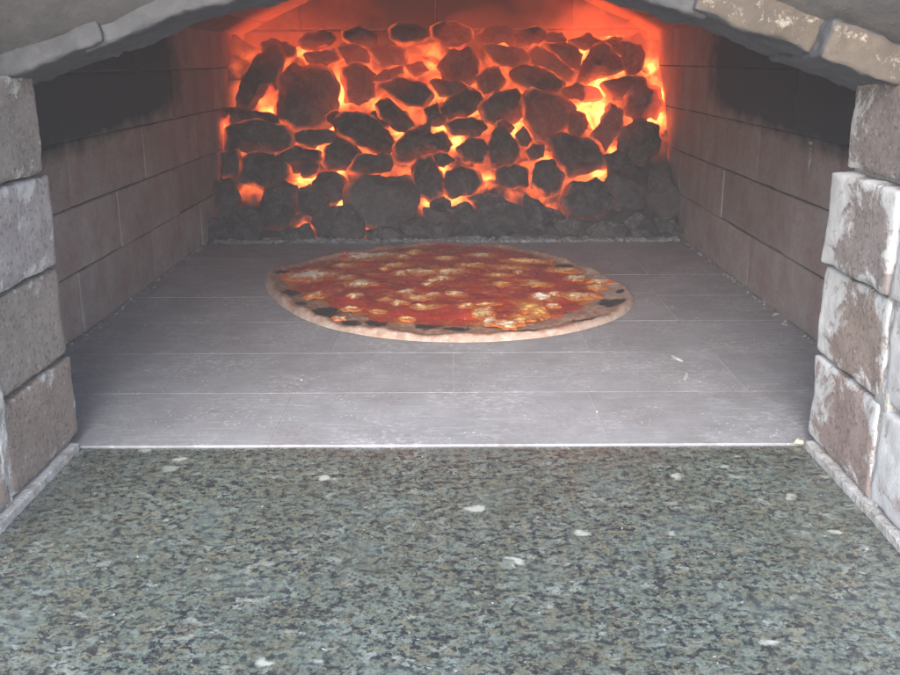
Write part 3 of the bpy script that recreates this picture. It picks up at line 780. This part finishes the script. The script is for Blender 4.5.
# flames: thin glowing gas between and above the coals, closed uneven bodies of emitting volume
GL = mat_flame('glowing_gas', .72); FT = mat_flame('thin_flame', 3.0)
def flame(px_, py_, rx, ry, rz, mat, label, seed, back=0.0):
    c = on_slope(px_, py_, .0); c.y = min(c.y+back*H, YB-ry*H*1.25)
    off = Vector((seed*2.1, 0, seed)); V = []
    for v in icosphere_4[0]:
        k = 1+.42*fbm((v.x*1.2+off.x, v.y*1.2, v.z*.9+off.z), 3)
        q = Vector((v.x*rx*k, v.y*ry*k, v.z*rz*k))*H
        q.x += .10*H*v.z*noise.noise(Vector((v.z*1.5, seed, 0))); p = c+q
        p.x = max(XL+.002, min(XR-.002, p.x)); V.append(p)
    g = Geo(); g.add(V, icosphere_4[1]); o = link('flame', g.mesh(), mat, origin=c)
    tag(o, label, 'flame', 'flames rising from the embers')
icosphere_4 = icosphere(4)
FLAMES = [(652,112,.07,.07,.30,FL,'tall orange flame licking up the right wall'),(596,112,.10,.07,.16,FL,'brightest yellow flame, right of the small knob coal'),
 (340,92,.05,.06,.17,FL,'flame standing right of the big domed coal'),(272,108,.04,.05,.15,FL,'flame between the shark fin coal and the big domed coal'),
 (640,42,.20,.12,.14,FT,'added orange flame lighting the vault in the far right corner'),(590,28,.22,.12,.14,FT,'added thin orange flame lighting the vault slope above the angular black coal'),  # two flames added to throw orange light on the vault
 (226,132,.03,.05,.10,FL,'small red flame against the left wall'),
 (262,55,.42,.22,.34,GL,'faint red glow of flame over the upper left of the heap'),(600,50,.50,.24,.32,GL,'strong red glow of flame over the upper right of the heap'),
 (480,70,.62,.22,.32,GL,'dull red glow of flame over the middle of the heap'),(350,95,.50,.20,.36,GL,'dull red glow of flame right of the big domed coal'),
 (580,120,.50,.20,.30,GL,'red glow of flame over the tooth-shaped and shield-shaped coals')]
for i, (a, b, rx, ry, rz, mt, lb) in enumerate(FLAMES): flame(a, b, rx, ry, rz, mt, lb, i+3)

# ------------------------------------------------------------------ pizza
OUT = [(264,281),(270,293),(281,303),(300,315),(330,326),(380,335),(430,339),(490,339),(540,335),(575,329),(605,321),(625,312),(635,301),(633,290),(615,281),(598,271),
       (585,265),(560,257),(530,250),(500,246),(450,243),(400,245),(360,251),(320,258),(290,263),(268,270)]
poly = [on_z(a, b, .004) for a, b in OUT]
pc = on_z(452, 285, 0); 
prad = polar([(p.x-pc.x, p.y-pc.y) for p in poly])
def pr(a):
    fi = (a % (2*math.pi))/(2*math.pi)*96; i0 = int(fi) % 96; t = fi-int(fi); return prad[i0]*(1-t)+prad[(i0+1) % 96]*t
def plocal(px_, py_): q = on_z(px_, py_, .010); return (q.x-pc.x, q.y-pc.y)
CHAR = [(325,306,15,6),(378,316,12,4),(429,318,15,5),(292,287,10,5),(469,316,6,4),(555,305,11,4),(585,316,14,4),(612,297,15,4),(300,298,6,3),(520,327,24,2.5),(455,322,14,2),(350,316,10,3),(560,262,16,3),(285,268,10,2.5),(505,252,10,2),(620,287,5,2),(350,328,7,2)]
CHL = []
for a, b, ra, rb in CHAR:
    q = plocal(a, b); q2 = plocal(a+ra, b); q3 = plocal(a, b-rb); CHL.append((q[0], q[1], abs(q2[0]-q[0]), abs(q3[1]-q[1])))
root = empty('pizza', pc, 'round thin pizza with red tomato sauce, melted cheese and charred rim on the hearth', 'pizza')
def rimw(a): return .013+.035*max(0, -math.sin(a))**1.3+.022*max(0, math.cos(a))**3+.006*noise.noise(Vector((math.cos(a)*2, math.sin(a)*2, 5)))
def crust_z(a, rr):
    d = pr(a)-rr; w = rimw(a)
    z = .0026+.0052*math.exp(-((d-.0085)/.0075)**2)*(.7+.8*noise.noise(Vector((math.cos(a)*5, math.sin(a)*5, 1))))
    z *= min(1, max(0, d/.0045))**.5 if d < .0045 else 1
    q = Vector((math.cos(a)*rr, math.sin(a)*rr, 0))
    return z+.0012*fbm(q*55, 3)*min(1, d/.004)+.0006
g = Geo(); NA, NR = 360, 90; V = []; ch = []; bw = []
for j in range(NR+1):
    s = (j/NR)**.75
    for i in range(NA):
        a = 2*math.pi*i/NA; Rm = pr(a); rr = Rm*s; x, y = math.cos(a)*rr, math.sin(a)*rr
        V.append(pc+Vector((x, y, crust_z(a, rr) if j < NR else .0008)))
        c = 0
        for (cx, cy, ra, rb) in CHL:
            q = ((x-cx)/ra)**2+((y-cy)/rb)**2; c = max(c, math.exp(-q*.8))
        d = Rm-rr; ch.append(float(1.0*c*sstep(.003, .009, d)))
        bw.append(float(.16+.85*sstep(.002, .012, d)*(1-.8*max(0, math.cos(a))**2)+.2*noise.noise(Vector((x*30, y*30, 2)))))
Fc = [(j*NA+i, j*NA+(i+1) % NA, (j+1)*NA+(i+1) % NA, (j+1)*NA+i) for j in range(NR) for i in range(NA)]
g.add(V, [f[::-1] for f in Fc], char=ch, brown=bw); crust = link('crust', g.mesh(), CR, root)
# cheese: each melted patch is a part
PATCH = [(484,309,12,6,.35),(530,303,15,7,.5),(600,278,14,3,.25),(450,268,20,3.4,.3),(420,294,17,3.2,.35),(510,264,20,3,.4),(311,272,27,6,.0),(368,253,30,4.6,.0),(316,291,12,4,.35),(361,280,16,3.6,.1),(422,269,14,3,.2),(427,281,6,2.4,.1),(405,288,10,2.8,.15),(443,275,12,2.6,.2),
 (351,305,10,2.6,.35),(405,315,8,2.2,.4),(378,308,8,2,.4),(425,303,16,3,.35),(482,252,15,2.6,.15),(526,258,24,2.6,.4),(564,267,18,3,.35),(577,275,12,3.2,.0),(539,281,16,2.8,.45),
 (543,293,14,4,.05),(580,292,20,4,.3),(478,310,7,4,.35),(490,317,12,4.2,.15),(508,320,16,4.2,.2),(524,315,14,5,.45),(538,308,10,6,.5),(470,262,16,2.4,.4),(395,262,14,2.2,.35),(455,290,10,2.6,.3),
 (487,300,14,2.2,.35),(500,272,14,2.2,.4),(446,255,12,2,.4),(345,262,14,2.2,.3),(597,283,10,2.6,.35),(415,250,12,1.8,.35),(466,302,10,2.4,.35),(385,296,10,2.2,.3),(340,314,8,2,.2)]
rp_ = random.Random(61)
for _ in range(16):
    aa = rp_.uniform(0, 2*math.pi); ss = math.sqrt(rp_.uniform(0, .8)); w3 = pc+Vector((math.cos(aa)*pr(aa)*ss*.85, math.sin(aa)*pr(aa)*ss*.80+.012, .01))
    u_, v_ = proj(w3); k_ = rp_.uniform(5, 11); PATCH.append((u_, v_, k_, k_*.3, rp_.uniform(.15, .5)))
# sauce: a sheet with an irregular border, slightly above the dough
def sauce_r(a):
    return pr(a)-rimw(a)-.003*noise.noise(Vector((math.cos(a)*6, math.sin(a)*6, 9)))-.012*max(0, -math.cos(a)-.4)
g = Geo(); V = []; NR2 = 110; oil = []
PL = []
for (a, b, ra, rb, gd) in PATCH:
    q = plocal(a, b); rx = abs(plocal(a+ra, b)[0]-q[0]); ry = max(abs(plocal(a, b-rb)[1]-q[1]), rx*.32); PL.append((q[0], q[1], rx, ry))
def sauce_z(x, y, s): return .0062+.0016*fbm((x*45, y*45, 4), 4)+.0008*noise.noise(Vector((x*160, y*160, 1)))
for j in range(NR2+1):
    s = j/NR2
    for i in range(NA):
        a = 2*math.pi*i/NA; rr = sauce_r(a)*s*(1+.05*noise.noise(Vector((math.cos(a)*9, math.sin(a)*9, 4)))*s); x, y = math.cos(a)*rr, math.sin(a)*rr
        zz = max(crust_z(a, rr)+.0009*(1-sstep(.86, .99, s)), sauce_z(x, y, s)*(1-sstep(.82, .97, s))) if s < .992 else crust_z(a, rr)-.0012
        V.append(pc+Vector((x, y, zz)))
        oil.append(float(min(1, max([math.exp(-.6*(((x-u)/(rx_*1.1))**2+((y-v_)/(ry_*1.1))**2)) for u, v_, rx_, ry_ in PL])+.35*sstep(.9, 1, s))))
Fc = [(j*NA+i, (j+1)*NA+i, (j+1)*NA+(i+1) % NA, j*NA+(i+1) % NA) for j in range(NR2) for i in range(NA)]
g.add(V, Fc, oil=oil); link('tomato_sauce', g.mesh(), SA, root)
for pi, (a, b, ra, rb, gd) in enumerate(PATCH):
    q = plocal(a, b); rx = abs(plocal(a+ra, b)[0]-q[0]); ry = abs(plocal(a, b-rb)[1]-q[1]); ry = max(ry, rx*.32)
    V = []; rim = []; n, m = 90, 16; sd = pi*3.3
    for j in range(m+1):
        s = j/m
        for i in range(n):
            t = 2*math.pi*i/n
            k = max(.4, 1.0+.55*fbm((math.cos(t)*1.1+sd, math.sin(t)*1.1, sd), 2)+.12*noise.noise(Vector((math.cos(t)*6, math.sin(t)*6, sd))))
            x = q[0]+math.cos(t)*rx*k*s; y = q[1]+math.sin(t)*ry*k*s; aa = math.atan2(y, x); rr = math.hypot(x, y)
            base = max(crust_z(aa, rr), sauce_z(x, y, 0))
            rim.append(float(s)); zz = base+(.0003+.0009*(1-s**2)*(1+.5*noise.noise(Vector((x*180, y*180, sd))))) if j < m else base-.001
            hole = noise.noise(Vector((x*120, y*120, sd+5)))
            if hole > .12 and j < m: zz -= .0008*min(1, (hole-.12)*5)
            V.append(pc+Vector((x, y, zz)))
    Fc = [(j*n+i, (j+1)*n+i, (j+1)*n+(i+1) % n, j*n+(i+1) % n) for j in range(m) for i in range(n)]
    g = Geo(); g.add(V, Fc, gold=[float(gd)]*len(V), rim=rim); link('cheese', g.mesh(), CH, root, origin=pc+Vector((q[0], q[1], .006)))

# ------------------------------------------------------------------ flakes and crumbs lying about
def chip(px_, py_, lx, ly, h_, rot, mat, name, label, cat, seed, z=0.0):
    c = on_z(px_, py_, z); V = []; r = Matrix.Rotation(rot, 3, 'Z')
    for v in ICOS[0]:
        q = Vector((v.x*lx, v.y*ly, v.z*h_))*(1+.45*noise.noise(v*1.6+Vector((seed, 0, 0))))
        q.z = max(q.z, -h_*.4); V.append(c+r @ q+Vector((0, 0, h_*.4+.0002)))
    g = Geo(); g.add(V, ICOS[1]); o = link(name, g.mesh(), mat, origin=c); tag(o, label, cat)
ICOS = icosphere(3)
FK = mat_simple('pale_flake', (.50, .48, .46), (.75, .74, .74), 200)
FG = mat_simple('grey_flake', (.30, .29, .28), (.50, .49, .48), 200)
BK = mat_simple('toasted_crumb', (.55, .32, .16), (.8, .68, .52), 300)
chip(677, 359, .0026, .0085, .0010, .30, FG, 'ash_flake', 'pale grey flake lying on the hearth right of the pizza, the farther of two', 'flake', 1)
chip(686, 377, .0018, .0110, .0010, -.35, FG, 'ash_flake', 'pale grey flake on the hearth right of the pizza, the nearer thin one', 'flake', 4)
chip(799, 443, .0032, .0022, .0018, .1, BK, 'crumb', 'toasted orange and white crumb at the foot of the right pillar', 'crumb', 9)
chip(302, 380, .0010, .0030, .0006, -.2, FG, 'flour_clump', 'tiny white flour clump on the hearth in front of the pizza left side', 'flour', 12)
chip(597, 412, .0008, .0018, .0006, -.4, FG, 'flour_clump', 'tiny pale flour clump on the hearth right of the middle near its front edge', 'flour', 15)

# ------------------------------------------------------------------ smoky air
hz = NT('smoke_haze'); pv = hz.n('ShaderNodeVolumePrincipled'); pv.inputs['Color'].default_value = (.85, .85, .88, 1)
pv.inputs['Density'].default_value = 0.055; hz.l(pv.outputs[0], hz.out.inputs['Volume'])
g = Geo(); V, Fc = box_grid((4*H+1.2, YB+1.2*H+.5, 3.2*H), 9)
g.add([p+Vector((0, (YB+.2-1.2*H)/2, 1.15*H)) for p in V], Fc)
tag(link('haze', g.mesh(), hz.m, smooth=False), 'thin smoky air in and before the oven', 'haze', kind='stuff')

sm = NT('chamber_smoke'); pv = sm.n('ShaderNodeVolumePrincipled'); pv.inputs['Color'].default_value = (.80, .72, .74, 1)
pv.inputs['Density'].default_value = 0.30; sm.l(pv.outputs[0], sm.out.inputs['Volume'])
g = Geo(); V, Fc = box_grid((XR-XL+.01, YB-4.7*H, 1.75*H), 9)
g.add([p+Vector((xc, (YB+4.7*H)/2, .9*H)) for p in V], Fc)
tag(link('smoke', g.mesh(), sm.m, smooth=False), 'thin smoke hanging over the coals under the vault', 'smoke', kind='stuff')
def lump(px_, py_, pos, lx, ly, lz, name, parent, seed):
    V = []
    for v in ICOS[0]:
        q = Vector((v.x*lx, v.y*ly, v.z*lz))*(1+.4*noise.noise(v*1.7+Vector((seed, 0, 0)))+.12*noise.noise(v*6+Vector((seed, 0, 0)))); V.append(Vector(pos)+q)
    g = Geo(); g.add(V, ICOS[1]); link(name, g.mesh(), AS if 'drip' in name else MO, parent, origin=pos)
rw = [o for o in bpy.data.objects if o.name.startswith('chamber_wall') and o.location.x > 0][0]
lump(0, 0, (XR-.0006, 3.66*H, .635*H), .0016, .0018, .011, 'mortar_drip', rw, 3)
lump(0, 0, (XR-.001, 3.665*H, .70*H), .002, .0025, .002, 'mortar_drip', rw, 7)
ra = bpy.data.objects['mouth_arch']
p_ = on_y(893, 94, 2.30*H); lump(0, 0, p_, .0055, .006, .0055, 'mortar_lump', ra, 5)
# ------------------------------------------------------------------ light
w = bpy.data.worlds.new('World'); SC.world = w; w.use_nodes = True; nt = w.node_tree; nt.nodes.clear()
wo = nt.nodes.new('ShaderNodeOutputWorld'); bg = nt.nodes.new('ShaderNodeBackground'); sky = nt.nodes.new('ShaderNodeTexSky')
sky.sky_type = 'NISHITA'; sky.sun_disc = False; EL, AZ = R(31), R(188)
sky.sun_elevation = EL; sky.sun_rotation = AZ; sky.dust_density = 1.0; sky.air_density = 1.0
nt.links.new(sky.outputs[0], bg.inputs[0]); bg.inputs[1].default_value = .15; nt.links.new(bg.outputs[0], wo.inputs[0])
sd = bpy.data.lights.new('sun', 'SUN'); so = bpy.data.objects.new('sun', sd); COL.objects.link(so)
sd.energy = 1.7; sd.angle = R(45); sd.color = (1, .985, .97)
sdir = Vector((math.sin(AZ)*math.cos(EL), math.cos(AZ)*math.cos(EL), math.sin(EL)))
so.rotation_euler = sdir.to_track_quat('Z', 'Y').to_euler()

SC.view_settings.view_transform = 'Standard'; SC.view_settings.look = 'None'; SC.view_settings.gamma = 1
SC.view_settings.exposure = 2.08
SC.render.engine = 'CYCLES'
SC.cycles.max_bounces = 8; SC.cycles.diffuse_bounces = 5; SC.cycles.use_denoising = True
SC.cycles.sample_clamp_indirect = 6
